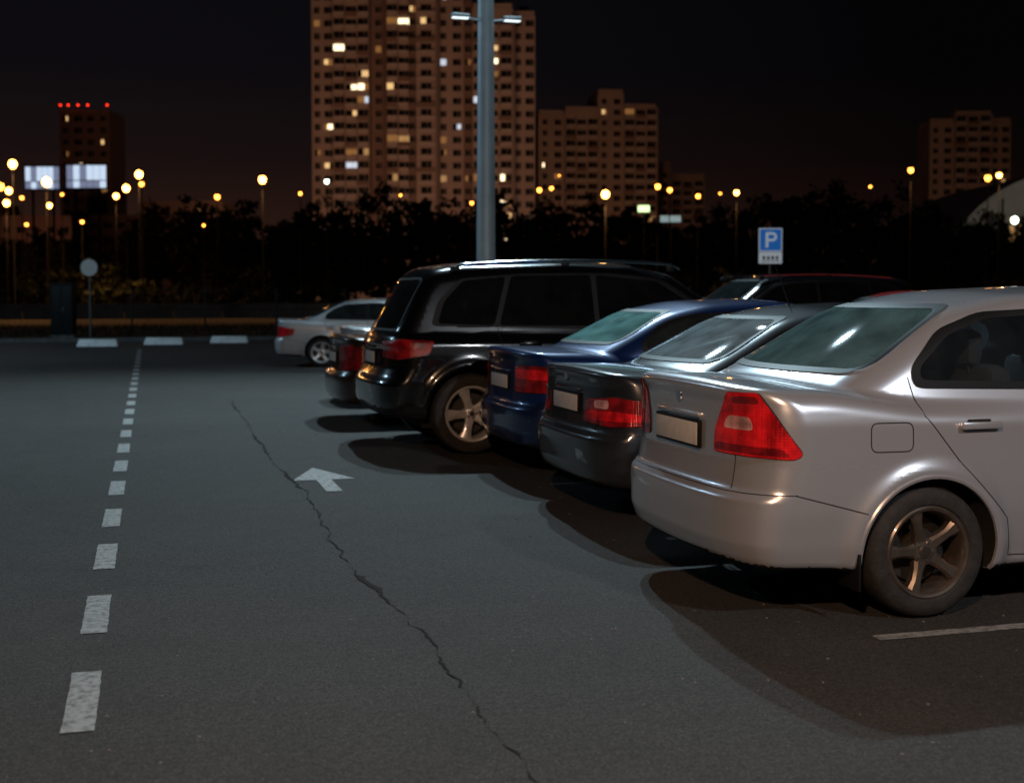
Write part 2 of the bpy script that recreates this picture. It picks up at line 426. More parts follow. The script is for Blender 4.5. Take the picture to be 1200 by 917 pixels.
# ------------------------------------------------------------------ car
def car(name,loc,rz,S,mp,h,det=2):
    F=Field(S);L=S['L'];hw=S['hw'];E=empty(name,(loc[0],loc[1],0),rz)
    P,Q=nets(F.full,(-.12,-hw-.12,.08),(L+.12,hw+.12,S['H']+.12),h)
    for _ in range(3):
        g=grad(F.full,P);v=F.full(P[:,0],P[:,1],P[:,2])
        st=-g*(v/((g*g).sum(1)+1e-6))[:,None]
        ln=np.linalg.norm(st,axis=1)[:,None];st*=np.minimum(1,.35*h/(ln+1e-9));P=P+st
    N=grad(F.full,P,4e-3);N/=np.linalg.norm(N,axis=1)[:,None]+1e-9
    C=P[Q].mean(1);CN=N[Q].mean(1)
    kill=np.zeros(len(Q),bool)
    gl=[rpoly(p,.045) for p in S['glass']];dlo=rpoly(S['dlo'],.06)
    for p in gl:
        kill|=inpoly(offs(p,h*.55),C[:,0],C[:,2])&(np.abs(C[:,1])>.35)&(C[:,2]>.8)
    rg=rpoly(S['rglass'],.07);fg=rpoly(S['fglass'],.07)
    kill|=inpoly(offs(rg,h*.5),C[:,1],C[:,2])&(C[:,0]<S['xm'])&(CN[:,0]<-.15)
    kill|=inpoly(offs(fg,h*.5),C[:,1],C[:,2])&(C[:,0]>S['xm'])&(CN[:,0]>.15)
    mi=np.zeros(len(Q))
    for xw in S['wx']:
        rr=np.hypot(C[:,0]-xw,C[:,2]-S['wr']);
        mi[(rr<S['ra']+h*.3)&(np.abs(C[:,1])<hw*1.02)&(np.abs(C[:,1])>hw-.34)]=1
    mi[(CN[:,2]<-.6)&(C[:,2]<.45)]=1
    if 'clad' in S: mi[(C[:,2]<S['clad'])&(mi==0)]=2
    if det>=1:
        ok=~kill&(C[:,2]>.45)&(mi!=1)
        mesh_n('interior_liner',P-N*.02,-N,Q[ok][:,::-1],[M_INT],None,E)
    mesh_n('body_shell',P,N,Q[~kill],[mp,M_WELL,S.get('cladmat',M_BLACK)],mi[~kill],E)
    G=S['gmat'];GR=S.get('grmat',G)
    side=[patch(F,p,'side',.003,L) for p in gl]; side+=[mirror(*q) for q in side]
    v,n,t=join_patches(side);mesh_n('side_windows',v,n,t,[G],None,E)
    v,n,t=patch(F,rg,'rear',.003,L);mesh_n('rear_window',v,n,t,[GR],None,E)
    v,n,t=patch(F,fg,'front',.003,L);mesh_n('windscreen',v,n,t,[G],None,E)
    tr=[patch(F,dlo,'side',.006,L,holes=gl)];tr.append(mirror(*tr[0]))
    tr.append(patch(F,offs(rg,.022),'rear',.005,L,holes=[rg]));tr.append(patch(F,offs(fg,.03),'front',.005,L,holes=[fg]))
    v,n,t=join_patches(tr);mesh_n('window_seals',v,n,t,[M_BLACK],None,E)
    for k,(poly,kind,off,m) in enumerate(S['lamps']):
        a=patch(F,rpoly(poly,.025),kind,off,L,cell=.03);v,n,t=join_patches([a,mirror(*a)])
        mesh_n('tail_lamp' if k==0 else 'lamp_segment',v,n,t,[m],None,E)
    hl=patch(F,rpoly(S['head'],.03),'front',.006,L);v,n,t=join_patches([hl,mirror(*hl)]);mesh_n('headlamp',v,n,t,[M_HEAD],None,E)
    v,n,t=patch(F,rpoly(S['grille'],.03),'front',.005,L);mesh_n('grille',v,n,t,[M_GRILLE],None,E)
    mb=MB()
    for pts,kind,both,cl in S['seams']:
        surf_line(mb,F,L,pts,kind,.0030,M_SEAM,both,cl,flat=.6)
    for pts,kind,both,cl,r,m in S.get('trim',[]):
        surf_line(mb,F,L,pts,kind,r,m,both,cl,flat=.7)
    surf_line(mb,F,L,rpoly(S['lamps'][0][0],.025),S['lamps'][0][1],.0045,M_SEAM,True,True,flat=1.)
    for xw in S['wx']:
        an=np.linspace(math.pi*1.14,-math.pi*.14,36)
        pts=[(xw+math.cos(a)*(S['ra']+.004),S['wr']+math.sin(a)*(S['ra']+.004)) for a in an]
        surf_line(mb,F,L,pts,'side',.012,mp,True,False,flat=1.0,off=-.003)
    for hx,hz in S['handles']:
        p,ok=surf_pts(F,np.array([[hx,hz]]),'side',L)
        if ok[0]:
            for sg in(1,-1):
                y=p[0,1]*sg; o=math.copysign(1,y)
                mb.box((hx,y+o*.022,hz),(.21,.022,.034),S.get('hmat',mp),0,.010)
                for dx in(-.085,.085): mb.box((hx+dx,y+o*.008,hz),(.03,.03,.03),S.get('hmat',mp),0,.008)
                mb.box((hx,y+o*.001,hz+.002),(.12,.006,.05),M_SEAM,0,.002)
    mb.build('panel_gaps_and_trim',E,True,40)
    mb=MB()
    for sg in(1,-1):
        mb.box((S['mir'][0],sg*(hw+.09),S['mir'][1]),(.11,.19,.13),mp,0,.04)
        mb.box((S['mir'][0],sg*(hw-.02),S['mir'][1]-.05),(.06,.14,.04),M_BLACK,0,.01)
        mb.box((S['mir'][0]-.052,sg*(hw+.09),S['mir'][1]),(.01,.15,.10),M_CHROME,0,.003)
    mb.build('door_mirrors',E,True,40)
    px,py,pz=S['plate'];p,ok=surf_pts(F,np.array([[py,pz],[py,pz+.09],[py,pz+.17]]),'rear',L);x0=p[0,0]
    mb=MB();mb.box((x0-.006,py,pz),(.018,.53,.135),M_BLACK,0,.004);mb.box((x0-.017,py,pz),(.006,.50,.108),M_PLATE,0,.002)
    mb.box((p[1,0]+.002,py,pz+.09),(.036,.5,.022),S.get('gar',mp),0,.009)
    mb.cyl((p[2,0]-.006,py,pz+.17),(p[2,0]+.01,py,pz+.17),.032,.036,M_CHROME,20)
    mb.build('licence_plate',E,True,40)
    mb=MB();mb.box((L/2,0,.30),(L-.9,hw*1.5,.16),M_WELL,0,.03)
    mb.cyl((.18,S.get('ex',.45),.24),(.8,S.get('ex',.45),.27),.028,.028,M_DISC,12)
    mb.box((.62,0,.32),(.35,.9,.14),M_WELL,0,.04)
    for xw in S['wx']: mb.cyl((xw,-hw+.2,S['wr']),(xw,hw-.2,S['wr']),.035,.035,M_WELL,8)
    if S.get('flap'):
        for sg in(1,-1): mb.box((S['wx'][0]-S['ra']-.012,sg*(hw-.10),.235),(.012,.18,.17),M_BLACK,0,.003)
    mb.build('underbody',E,True,40)
    for xw in S['wx']:
        for sg in(-1,1): wheel(E,xw,sg*(hw-.115),sg,S['wr'],S['wstyle'],S['wmat'],S.get('ww',.19))
    if det>=1:
        mb=MB();sx=S['seatx'];sz=S.get('seatz',0)
        mb.box((sx+1.0,0,.42+sz),(2.6,hw*1.55,.06),M_INT)
        mb.box((sx-.42,0,.93+sz),(.5,hw*1.4,.04),M_INT,0,.01)
        for r_,ys in ((sx,(-.36,.36)),(sx+.95,(-.36,.36))):
            for y in ys:
                mb.box((r_+.25,y,.56+sz),(.5,.5,.16),M_SEAT,0,.05)
                mb.box((r_-.03,y,.86+sz),(.14,.48,.56),M_SEAT,0,.06)
                mb.box((r_-.10,y,1.22+sz),(.10,.26,.18),M_SEAT,0,.045)
                for q in(-.05,.05): mb.cyl((r_-.09,y+q,1.08+sz),(r_-.10,y+q,1.2+sz),.006,.006,M_CHROME,6)
        mb.box((sx+1.95,0,.84+sz),(.45,hw*1.5,.22),M_INT,0,.06)
        v,f=lathe_y([(.17,-.014),(.185,0),(.17,.014),(.155,0),(.17,-.014)],28)
        v=[(sx+1.62-.3*c+ -b*.95, a+.36, .93+sz+c*.95-b*.3) for a,b,c in v];mb.add(v,f,M_BLACK)
        mb.box((S['xm']+.55,0,S['H']-.17),(.03,.24,.07),M_BLACK,0,.02)
        mb.build('cabin_interior',E,True,40)
    if S.get('rails'):
        mb=MB()
        for sg in(1,-1):
            pts=np.array([(x,sg*S['rails'],S['H']-.012-.03*abs(x-2.1)**2) for x in np.linspace(.75,3.1,24)])
            pts[0,2]-=.04;pts[-1,2]-=.04
            tube(mb,pts,np.tile([0,0,1.],(24,1)),.018,M_CHROME if S.get('railchrome') else M_BLACK,8)
            for x in(.8,1.9,3.0):mb.box((x,sg*S['rails'],S['H']-.05-.03*abs(x-2.1)**2),(.08,.035,.07),M_BLACK,0,.01)
        mb.build('roof_rails',E,True,40)
    if S.get('antenna'):
        mb=MB();ax,ay,az=S['antenna'];mb.cyl((ax,ay,az),(ax-.12,ay,az+.30),.005,.003,M_BLACK,6);mb.box((ax,ay,az),(.07,.03,.025),M_BLACK,0,.01);mb.build('antenna',E)
    return E

def sedan(L=4.5,H=1.44,W=1.74,dz=.98,dl=.62,bl=1.25,ro=1.0,wb=2.6,belt=.93,R=.31,**k):
    hw=W/2
    S=dict(L=L,H=H,hw=hw,wr=R,ra=R+.045,wx=(ro,ro+wb),xm=ro+1.25,kr=(.05,.19),wc=hw-.055,tum=.40,kc=.10,cabz=belt-.06)
    S['deck']=[(-.6,dz-.02),(.12,dz+.004),(.3,dz),(dl,dz-.005),(dl+.45,belt+.01),(L-1.0,belt-.03),(L-.45,belt-.13),(L-.1,belt-.27),(L+.5,belt-.4)]
    S['roof']=[(-.5,dz-.75),(dl-.35,dz-.20),(dl-.02,dz-.015),(bl,H-.10),(bl+.38,H-.025),(bl+.95,H),(L-1.95,H-.03),(L-1.6,H-.11),(L-.85,belt-.03),(L-.3,.4)]
    S['wl']=[(.1,hw-.15),(.22,hw-.06),(.34,hw-.03),(.5,hw-.012),(belt-.22,hw),(belt-.10,hw-.004),(belt,hw-.03),(belt+.1,hw-.07),(belt+.25,hw-.2)]
    S['pl']=[(-.2,.93),(.0,.945),(.4,.975),(1.1,1),(L-1.3,1),(L-.5,.965),(L,.92)]
    S['pc']=[(-.2,.80),(.4,.87),(1.0,.955),(1.7,1.),(L-1.9,1.),(L-1.2,.96),(L-.6,.9)]
    S['xr']=[(.1,.16),(.24,.05),(.36,.005),(.5,.0),(.565,.004),(.60,.045),(.72,.07),(dz-.10,.075),(dz-.01,.045),(dz+.1,.12)]
    S['xf']=[(.1,L-.15),(.25,L-.02),(.5,L),(.62,L-.04),(.8,L-.18),(1.0,L-.5)]
    S['zb']=[(-.3,.27),(.4,.24),(1.0,.2),(L-1,.19),(L,.2)]
    b=belt+.05;x0=bl-.20
    top=H-.115
    S['dlo']=[(x0,b),(x0+.0,b+.09),(bl-.01,top-.10),(bl+.22,top-.02),(bl+.8,top+.012),(L-2.05,top-.01),(L-1.75,top-.09),(L-1.12,b+.02),(L-1.1,b-.03),(bl+.8,b-.02)]
    mid=ro+.93
    S['glass']=[[(x0+.04,b+.035),(x0+.05,b+.095),(bl+.03,top-.125),(bl+.25,top-.05),(mid-.04,top-.02),(mid-.03,b+.015)],
                [(mid+.05,b+.01),(mid+.045,top-.02),(L-2.08,top-.04),(L-1.80,top-.12),(L-1.30,b+.06),(L-1.25,b+.012)]]
    S['rglass']=[(-hw+.24,dz+.05),(hw-.24,dz+.05),(hw-.34,H-.12),(-hw+.34,H-.12)]
    S['fglass']=[(-hw+.22,belt+.06),(hw-.22,belt+.06),(hw-.33,H-.12),(-hw+.33,H-.12)]
    S['head']=[(-hw+.08,.62),(-hw+.42,.60),(-hw+.42,.70),(-hw+.12,.74)]
    S['grille']=[(-.38,.52),(.38,.52),(.40,.68),(-.40,.68)]
    S['lamps']=[([(.38,.62),(.36,.82),(.62,.84),(.92,.78),(.90,.66),(.62,.62)],'diag',.006,M_RED)]
    S['handles']=[(mid-.72,belt-.12),(mid+.18,belt-.13)]
    tx=hw-.30
    S['seams']=[([(-tx-.02,.60),(-tx+.01,dz-.04)],'rear',True,False),
      ([(-hw+.16,.590),(hw-.16,.590)],'rear',False,False),
      ([(.53,.590),(.66,.592),(.78,.592)],'diag',True,False),
      ([(x0-.02,b+.05),(x0+.0,b-.12),(x0+.17,.72),(ro+S['ra']+.05,.45),(ro+S['ra']+.08,.27),(mid,.25),(mid,b)],'side',True,False),
      ([(mid,.25),(mid+.98,.25),(mid+1.07,b-.05)],'side',True,False),
      ([(.28,.592),(ro-S['ra']+.02,.50)],'side',True,False),
      ]
    S['plate']=(0,0,.76);S['mir']=(L-1.5,belt+.07);S['seatx']=mid-.35
    S['wstyle']='multi';S['wmat']=M_RIMLT;S['gmat']=GL_TINT
    S.update(k);return S

GL_CLEAR=glass('car_glass',(.60,.66,.68),.03,(.3,.4,.5))
GL_TINT=glass('car_glass_tinted',(.16,.19,.19),.04)
GL_DUST_SHEEN=glass('dust_sheen_rear_glass',(.28,.38,.40),.36,(.34,.44,.48))  # dust plus reflected sky haze, painted as a pale diffuse colour
GL_TEAL=glass('teal_sheen_rear_glass',(.16,.34,.32),.42,(.20,.44,.43))  # teal diffuse colour paints in the light reflected by the window
GL_DARK=glass('privacy_glass',(.02,.02,.025),.012)

P_SILVER=paint('silver_paint',(.66,.68,.74),.62,.27,.12)
P_GREY=paint('graphite_paint',(.026,.028,.034),.4,.3,.08)
P_BLUE=paint('dark_blue_paint',(.008,.028,.12),.4,.3,.06)
P_BLACK=paint('black_paint',(.003,.003,.004),.1,.2,.03)
P_BRONZE=paint('dark_bronze_paint',(.045,.036,.032),.5,.28,.1)
P_PALE=paint('pale_silver_paint',(.62,.63,.65),.3,.35,.12)
P_REDC=paint('red_paint',(.35,.02,.02),.2,.3,.1)

near=sedan(L=4.24,H=1.53,W=1.70,dz=1.08,dl=.47,bl=1.12,ro=.95,wb=2.48,belt=1.0,R=.305,gmat=GL_CLEAR,grmat=glass('silver_car_rear_glass',(.40,.52,.52),.19,(.28,.50,.52)),
   wstyle='star',wmat=M_RIMDK,flap=True,flare=.030)
near['lamps']=[([(.335,.755),(.345,.86),(.42,1.035),(.60,1.04),(.69,.93),(.80,.775),(.77,.752)],'diag',.008,M_RED),
   ([(.40,.87),(.43,.93),(.56,.93),(.58,.87)],'diag',.0095,M_CLEAR),
   ([(.345,.765),(.35,.80),(.71,.80),(.755,.765)],'diag',.0095,M_REDD),
   ([(.45,.99),(.462,1.022),(.59,1.025),(.61,.995)],'diag',.0095,M_REDD)]
near['plate']=(0,0,.815)
fd=rpoly([(.64,.775),(.85,.775),(.85,.905),(.64,.905)],.035)
near['seams']+= [(fd,'side',False,True)]
near['handles']=[(1.19,.885),(2.15,.875)]
car('silver_sedan_car',(2.46,5.85),0,near,P_SILVER,.020)

c2=sedan(L=4.5,H=1.43,W=1.74,dz=1.0,dl=.62,bl=1.30,ro=1.0,belt=.93,gmat=GL_TINT,grmat=GL_DUST_SHEEN,antenna=(1.75,0,1.40))
c2['lamps']=[([(.30,.655),(.31,.80),(.62,.83),(.88,.80),(.93,.74),(.86,.66),(.6,.64)],'diag',.007,M_REDD),
   ([(.34,.67),(.35,.73),(.62,.74),(.85,.72),(.82,.68)],'diag',.009,M_RED),([(.42,.75),(.42,.80),(.56,.81),(.56,.75)],'diag',.009,M_CLEAR)]
car('graphite_sedan_car',(2.68,8.27),0,c2,P_GREY,.028)
c3=sedan(L=4.6,H=1.45,W=1.74,dz=1.04,dl=.60,bl=1.25,ro=1.05,belt=.95,gmat=GL_TINT,grmat=GL_TEAL)
c3['lamps']=[([(.34,.69),(.34,.90),(.62,.91),(.80,.90),(.84,.70)],'diag',.007,M_REDD),([(.36,.80),(.36,.88),(.8,.88),(.81,.80)],'diag',.009,M_RED)]
car('blue_sedan_car',(2.80,10.42),0,c3,P_BLUE,.030)

def suv(L=4.78,H=1.82,W=1.92):
    hw=W/2
    S=dict(L=L,H=H,hw=hw,wr=.375,ra=.43,wx=(.88,3.79),xm=2.3,kr=(.05,.20),wc=hw-.05,tum=.30,kc=.12,kb=.14,flare=.03,cabz=1.0)
    S['deck']=[(-.5,1.10),(.1,1.13),(1.0,1.13),(3.6,1.10),(4.1,1.07),(4.5,.98),(4.8,.85),(5.2,.6)]
    S['roof']=[(-.4,.2),(.10,1.08),(.40,1.62),(.52,1.74),(.85,1.79),(1.8,1.82),(2.6,1.80),(3.05,1.70),(3.95,1.10),(4.6,.6)]
    S['rs']=.05
    S['wl']=[(.1,hw-.2),(.3,hw-.07),(.45,hw-.03),(.65,hw),(.9,hw),(1.05,hw-.02),(1.15,hw-.06),(1.3,hw-.15)]
    S['pl']=[(-.2,.94),(0,.95),(.5,.98),(1.1,1),(L-1.3,1),(L-.5,.97),(L,.93)]
    S['pc']=[(-.2,.86),(.4,.93),(1.2,.985),(1.9,1.),(3,1.),(3.8,.95),(4.5,.9)]
    S['xr']=[(.2,.2),(.36,.06),(.46,.0),(.66,.0),(.72,.05),(.80,.09),(1.1,.12),(1.3,.2)]
    S['xf']=[(.2,L-.15),(.4,L-.02),(.6,L),(.9,L-.05),(1.1,L-.3)]
    S['zb']=[(-.3,.36),(.5,.33),(1.2,.28),(3.6,.28),(L,.32)]
    S['dlo']=[(.52,1.19),(.60,1.42),(.82,1.63),(1.4,1.68),(2.3,1.69),(2.85,1.64),(3.55,1.20),(3.5,1.14),(2,1.16)]
    S['glass']=[[(.58,1.21),(.66,1.42),(.85,1.61),(1.27,1.65),(1.12,1.19)],[(1.17,1.19),(1.32,1.655),(2.12,1.67),(2.12,1.18)],[(2.17,1.18),(2.17,1.67),(2.80,1.61),(3.40,1.23),(3.35,1.17)]]
    S['rglass']=[(-.66,1.16),(.66,1.16),(.58,1.62),(-.58,1.62)]
    S['fglass']=[(-.70,1.18),(.70,1.18),(.58,1.68),(-.58,1.68)]
    S['head']=[(-.9,.80),(-.5,.78),(-.5,.92),(-.85,.98)]
    S['grille']=[(-.4,.65),(.4,.65),(.42,.95),(-.42,.95)]
    S['lamps']=[([(.44,.90),(.46,1.04),(.74,1.07),(1.02,1.05),(1.0,.93),(.74,.88)],'diag',.007,M_REDD),([(.60,.93),(.60,1.0),(.96,1.02),(.95,.95)],'diag',.009,M_REDD)]
    S['handles']=[(1.45,1.02),(2.35,1.0)]
    S['seams']=[([(1.15,1.2),(1.18,.95),(1.40,.62),(1.45,.36),(2.15,.36),(2.15,1.18)],'side',True,False),([(2.15,.36),(3.25,.36),(3.35,1.1)],'side',True,False),([(-.8,.70),(.8,.70)],'rear',False,False)]
    S['trim']=[([(1.2,1.15),(3.4,1.13)],'side',True,False,.004,M_CHROME)]
    S['plate']=(0,0,.88);S['mir']=(3.15,1.22);S['seatx']=1.55;S['seatz']=.25;S['rails']=.60;S['railchrome']=True
    S['wstyle']='five';S['wmat']=M_RIMLT;S['ww']=.25;S['gmat']=GL_DARK;S['clad']=.44
    return S
car('black_suv_car',(2.00,12.40),0,suv(),P_BLACK,.030)
c5=sedan(L=4.3,H=1.46,W=1.72,dz=1.02,dl=.5,bl=1.15,ro=.9,belt=.95);c5['lamps']=[([(.36,.62),(.34,.90),(.62,.92),(.78,.88),(.82,.64)],'diag',.007,M_REDD)]
car('bronze_sedan_car',(2.02,15.0),0,c5,P_BRONZE,.045,1)
car('grey_sedan_car',(2.52,17.6),0,sedan(L=4.4,H=1.50,W=1.72,dz=1.06,belt=.97),P_BRONZE if False else P_PALE,.05,1)
c7=sedan(L=4.5,H=1.42,W=1.72,dz=1.0,dl=.62,bl=1.28);c7['wstyle']='five'
car('pale_sedan_car',(2.55,27.0),rad(-11),c7,P_PALE,.04,1)
car('dark_suv_car',(11.7,17.7),rad(180),suv(H=1.80),P_BLACK,.055,1)
car('green_sedan_car',(12.0,20.2),rad(180),sedan(L=4.4,H=1.52),paint('dark_green_paint',(.03,.06,.06)),.055,1)
car('red_sedan_car',(12.0,15.1),rad(180),sedan(L=4.3,H=1.54),P_REDC,.055,1)
car('grey_sedan_car',(12.2,25.0),rad(180),sedan(L=4.4,H=1.5),P_GREY,.055,1)

# ------------------------------------------------------------------ ground
def asphalt():
    m=bpy.data.materials.new('asphalt');m.use_nodes=True;nt=m.node_tree;b=nt.nodes['Principled BSDF']
    tc=nt.nodes.new('ShaderNodeTexCoord')
    def noise(s,d=6,r=.55):
        n=nt.nodes.new('ShaderNodeTexNoise');n.inputs['Scale'].default_value=s;n.inputs['Detail'].default_value=d;n.inputs['Roughness'].default_value=r
        nt.links.new(tc.outputs['Object'],n.inputs['Vector']);return n
    def ramp(src,a,b_,c0,c1):
        r=nt.nodes.new('ShaderNodeMapRange');r.inputs[1].default_value=a;r.inputs[2].default_value=b_;r.inputs[3].default_value=c0;r.inputs[4].default_value=c1
        nt.links.new(src,r.inputs[0]);return r.outputs[0]
    def mul(a,b_):
        n=nt.nodes.new('ShaderNodeMath');n.operation='MULTIPLY';nt.links.new(a,n.inputs[0]);nt.links.new(b_,n.inputs[1]);return n.outputs[0]
    big=noise(.3,6,.6);mid=noise(3.5,9,.75);sp=noise(90,4,.75);sp2=noise(260,2,.7);sp0=noise(30,6,.8)
    v=nt.nodes.new('ShaderNodeTexVoronoi');v.inputs['Scale'].default_value=48;nt.links.new(tc.outputs['Object'],v.inputs['Vector'])
    k=mul(ramp(big.outputs['Fac'],.35,.65,.91,1.09),ramp(mid.outputs['Fac'],.3,.7,.88,1.12))
    k=mul(k,ramp(sp0.outputs['Fac'],.32,.68,.62,1.38))
    k=mul(k,ramp(sp.outputs['Fac'],.35,.7,.45,1.65));k=mul(k,ramp(sp2.outputs['Fac'],.35,.72,.65,1.5))
    k=mul(k,ramp(v.outputs['Distance'],.0,.13,2.6,1.0))
    oil=noise(1.1,3);k=mul(k,ramp(oil.outputs['Fac'],.66,.76,1.,.72))
    sc_=nt.nodes.new('ShaderNodeVectorMath');sc_.operation='SCALE';sc_.inputs[0].default_value=(.053,.050,.047);nt.links.new(k,sc_.inputs['Scale'])
    nt.links.new(sc_.outputs[0],b.inputs['Base Color'])
    b.inputs['Roughness'].default_value=.85
    b.inputs['Specular IOR Level'].default_value=.12
    bp=nt.nodes.new('ShaderNodeBump');bp.inputs['Strength'].default_value=.8;bp.inputs['Distance'].default_value=.006
    nt.links.new(sp.outputs['Fac'],bp.inputs['Height']);nt.links.new(bp.outputs[0],b.inputs['Normal'])
    return m
def sheet(name,x0,x1,y0,y1,z,m):
    mb=MB();mb.add([(x0,y0,z),(x1,y0,z),(x1,y1,z),(x0,y1,z)],[(0,1,2,3)],m);return mb.build(name)
M_GRASS=mat('night_grass',(.030,.032,.018),.95,noise=.5,nscale=3,bump=.5,bscale=30,spec=.1)
M_ROAD=mat('road_asphalt',(.06,.056,.052),.8,noise=.15,nscale=2)
M_CONC=mat('concrete_kerb',(.11,.105,.10),.9,noise=.3,nscale=3,bump=.3)
sheet('ground',-1500,1500,-600,2400,-.012,M_GRASS)
sheet('parking_lot',-45,60,-30,42,0,asphalt())
def wpaint():
    m=mat('worn_road_paint',(.34,.34,.33),.75);nt=m.node_tree;b=nt.nodes['Principled BSDF']
    tc=nt.nodes.new('ShaderNodeTexCoord');n=nt.nodes.new('ShaderNodeTexNoise');n.inputs['Scale'].default_value=26;n.inputs['Detail'].default_value=9;n.inputs['Roughness'].default_value=.7
    nt.links.new(tc.outputs['Object'],n.inputs['Vector'])
    r=nt.nodes.new('ShaderNodeValToRGB');r.color_ramp.elements[0].position=.36;r.color_ramp.elements[0].color=(.075,.072,.068,1);r.color_ramp.elements[1].position=.55;r.color_ramp.elements[1].color=(.27,.27,.26,1)
    nt.links.new(n.outputs['Fac'],r.inputs[0]);nt.links.new(r.outputs[0],b.inputs['Base Color']);return m
M_WP=wpaint()
def strip(mb,x0,x1,y0,y1,z=.004,m=None,j=.0025):
    n=max(2,int(max(x1-x0,y1-y0)/.05));vs=[];fs=[]
    if y1-y0>x1-x0:
        for i in range(n+1):
            y=y0+(y1-y0)*i/n;vs+=[(x0+random.uniform(-j,j),y,z),(x1+random.uniform(-j,j),y,z)]
    else:
        for i in range(n+1):
            x=x0+(x1-x0)*i/n;vs+=[(x,y1+random.uniform(-j,j),z),(x,y0+random.uniform(-j,j),z)]
    fs=[(2*i,2*i+1,2*i+3,2*i+2) for i in range(n)];mb.add(vs,fs,m or M_WP)
mb=MB()
y=5.82-1.33*8
while y<36: strip(mb,-.305,-.195,y+random.uniform(-.02,.02),y+.70+random.uniform(-.02,.03)); y+=1.33
mb.build('dashed_lane_marking')
mb=MB()
for i in range(-3,15): strip(mb,3.0,7.6,4.76+2.32*i-.0,4.76+2.32*i+.075)
strip(mb,2.88,3.02,5.66,5.73)
mb.build('parking_stall_markings')
mb=MB();ax,ay=1.33,9.55
mb.add([(ax-.06,ay,.004),(ax+.06,ay,.004),(ax+.06,ay+.62,.004),(ax-.06,ay+.62,.004)],[(0,1,2,3)],M_WP)
mb.add([(ax-.25,ay+.6201,.004),(ax+.25,ay+.6201,.004),(ax,ay+1.35,.004)],[(0,1,2)],M_WP)
mb.build('arrow_marking')
M_TAR=mat('crack_tar',(.022,.021,.020),.9,spec=.05)
pts=[(1.12,3.2),(1.12,4.57),(1.12,5.43),(1.07,6.45),(1.07,7.9),(1.09,9.7),(1.04,12.1),(1.09,18.1)]
vs=[];P=dens(np.array(pts),.03,False);w=.006;xo=0
for x,y in P:
    wm=.020 if 5.3<y<6.6 else (.006 if y<9 else .018)
    w=min(max(w+random.uniform(-.0045,.0043),.0006),wm);xo=xo*.93+random.uniform(-.012,.012)
    vs+=[(x+xo-w,y,.004),(x+xo+w*random.uniform(.6,1.3),y,.004)]
mb=MB();mb.add(vs,[(2*i,2*i+1,2*i+3,2*i+2) for i in range(len(P)-1)],M_TAR)
mb.build('asphalt_crack')
mb=MB()
M_GRIT=mat('grit',(.16,.15,.14),.9)
for i in range(1500):
    x=random.uniform(-5,6);y=random.uniform(2.5,14);s=random.choice([.003,.004,.005,.008])
    mb.box((x,y,s*.3),(s*1.3,s,s*.6),M_GRIT,random.random()*3)
mb.build('grit_scatter')
mb=MB()
x=-45
while x<60:
    mb.box((x+.495,42.1,.055),(.985,.16,.15),M_CONC,0,.012);x+=1.0
mb.build('kerb')
M_WSTOP=mat('white_painted_concrete',(.78,.78,.76),.7,noise=.2,nscale=6)
for i,(x,y) in enumerate([(-1.4,38.0),(.42,38.9),(2.36,39.8)]):
    e=empty('wheel_stop_block',(x,y,0),rad(-12));m=MB();v,f=rbox((1.15,.28,.22),.03)
    v=[(a*(1-.08*(c>0)),b*(1-.45*(c>0)),c+.11) for a,b,c in v];m.add(v,f,M_WSTOP);m.build('block',e,True)
sheet('service_road',-400,400,66,82,-.006,M_ROAD)
mb=MB()
for i in range(9000):
    x=random.uniform(-22,40);y=random.uniform(42.4,62);a=random.random()*3.14;hh=random.uniform(.06,.22);w=.03
    mb.add([(x-w*math.cos(a),y-w*math.sin(a),-.01),(x+w*math.cos(a),y+w*math.sin(a),-.01),(x+random.uniform(-.05,.05),y+random.uniform(-.05,.05),hh)],[(0,1,2)],M_GRASS)
mb.build('verge_grass')
M_STEEL=mat('galvanised_steel',(.20,.20,.20),.5,.6,noise=.15)
M_DKST=mat('dark_painted_steel',(.012,.012,.012),.6)
e=empty('mesh_fence',(0,0,0));mb=MB()
for i in range(30):
    x=-24+i*2.6;mb.cyl((x,48.5,-.01),(x,48.5,1.75),.035,.035,M_DKST,8)
for z in(.25,.95,1.65): mb.cyl((-24,48.5,z),(-24+29*2.6,48.5,z),.012,.012,M_DKST,6)
mb.build('posts_and_rails',e,True)
mb=MB()
for i in range(int(75.4/.2)): mb.box((-24+i*.2,48.53,.95),(.008,.008,1.5),M_DKST)
mb.build('wires',e)
mb=MB();M_WALL=mat('wall_panel_concrete',(.34,.30,.27),.9,noise=.25,nscale=1.)
for i in range(60):
    mb.box((-90+i*3.0,83.5,.45),(2.96,.25,.92),M_WALL,0,.02)
mb.build('concrete_wall')
TH=rad(15.9);cs,sn=math.cos(TH),math.sin(TH)
def Wd(lat,d): return (lat*cs+d*sn,-lat*sn+d*cs)
x,y=Wd(-14.0,42.3)
e=empty('round_traffic_sign',(x,y,0),-TH);mb=MB()
mb.cyl((0,0,-.01),(0,0,2.70),.03,.03,M_STEEL,12);mb.build('post',e,True)
mb=MB();mb.cyl((0,-.045,2.38),(0,-.055,2.38),.28,.28,mat('sign_back_grey',(.62,.56,.52),.5),40);mb.build('disc',e,True)
x,y=Wd(-15.3,43.5)
e=empty('utility_cabinet',(x,y,0),-TH);mb=MB();Mc=mat('cabinet_paint',(.012,.013,.013),.6,noise=.2,spec=.2)
mb.box((0,0,.05),(.85,.5,.12),M_CONC,0,.01);mb.box((0,0,.97),(.75,.42,1.72),Mc,0,.02);mb.box((0,0,1.86),(.82,.5,.06),Mc,0,.015)
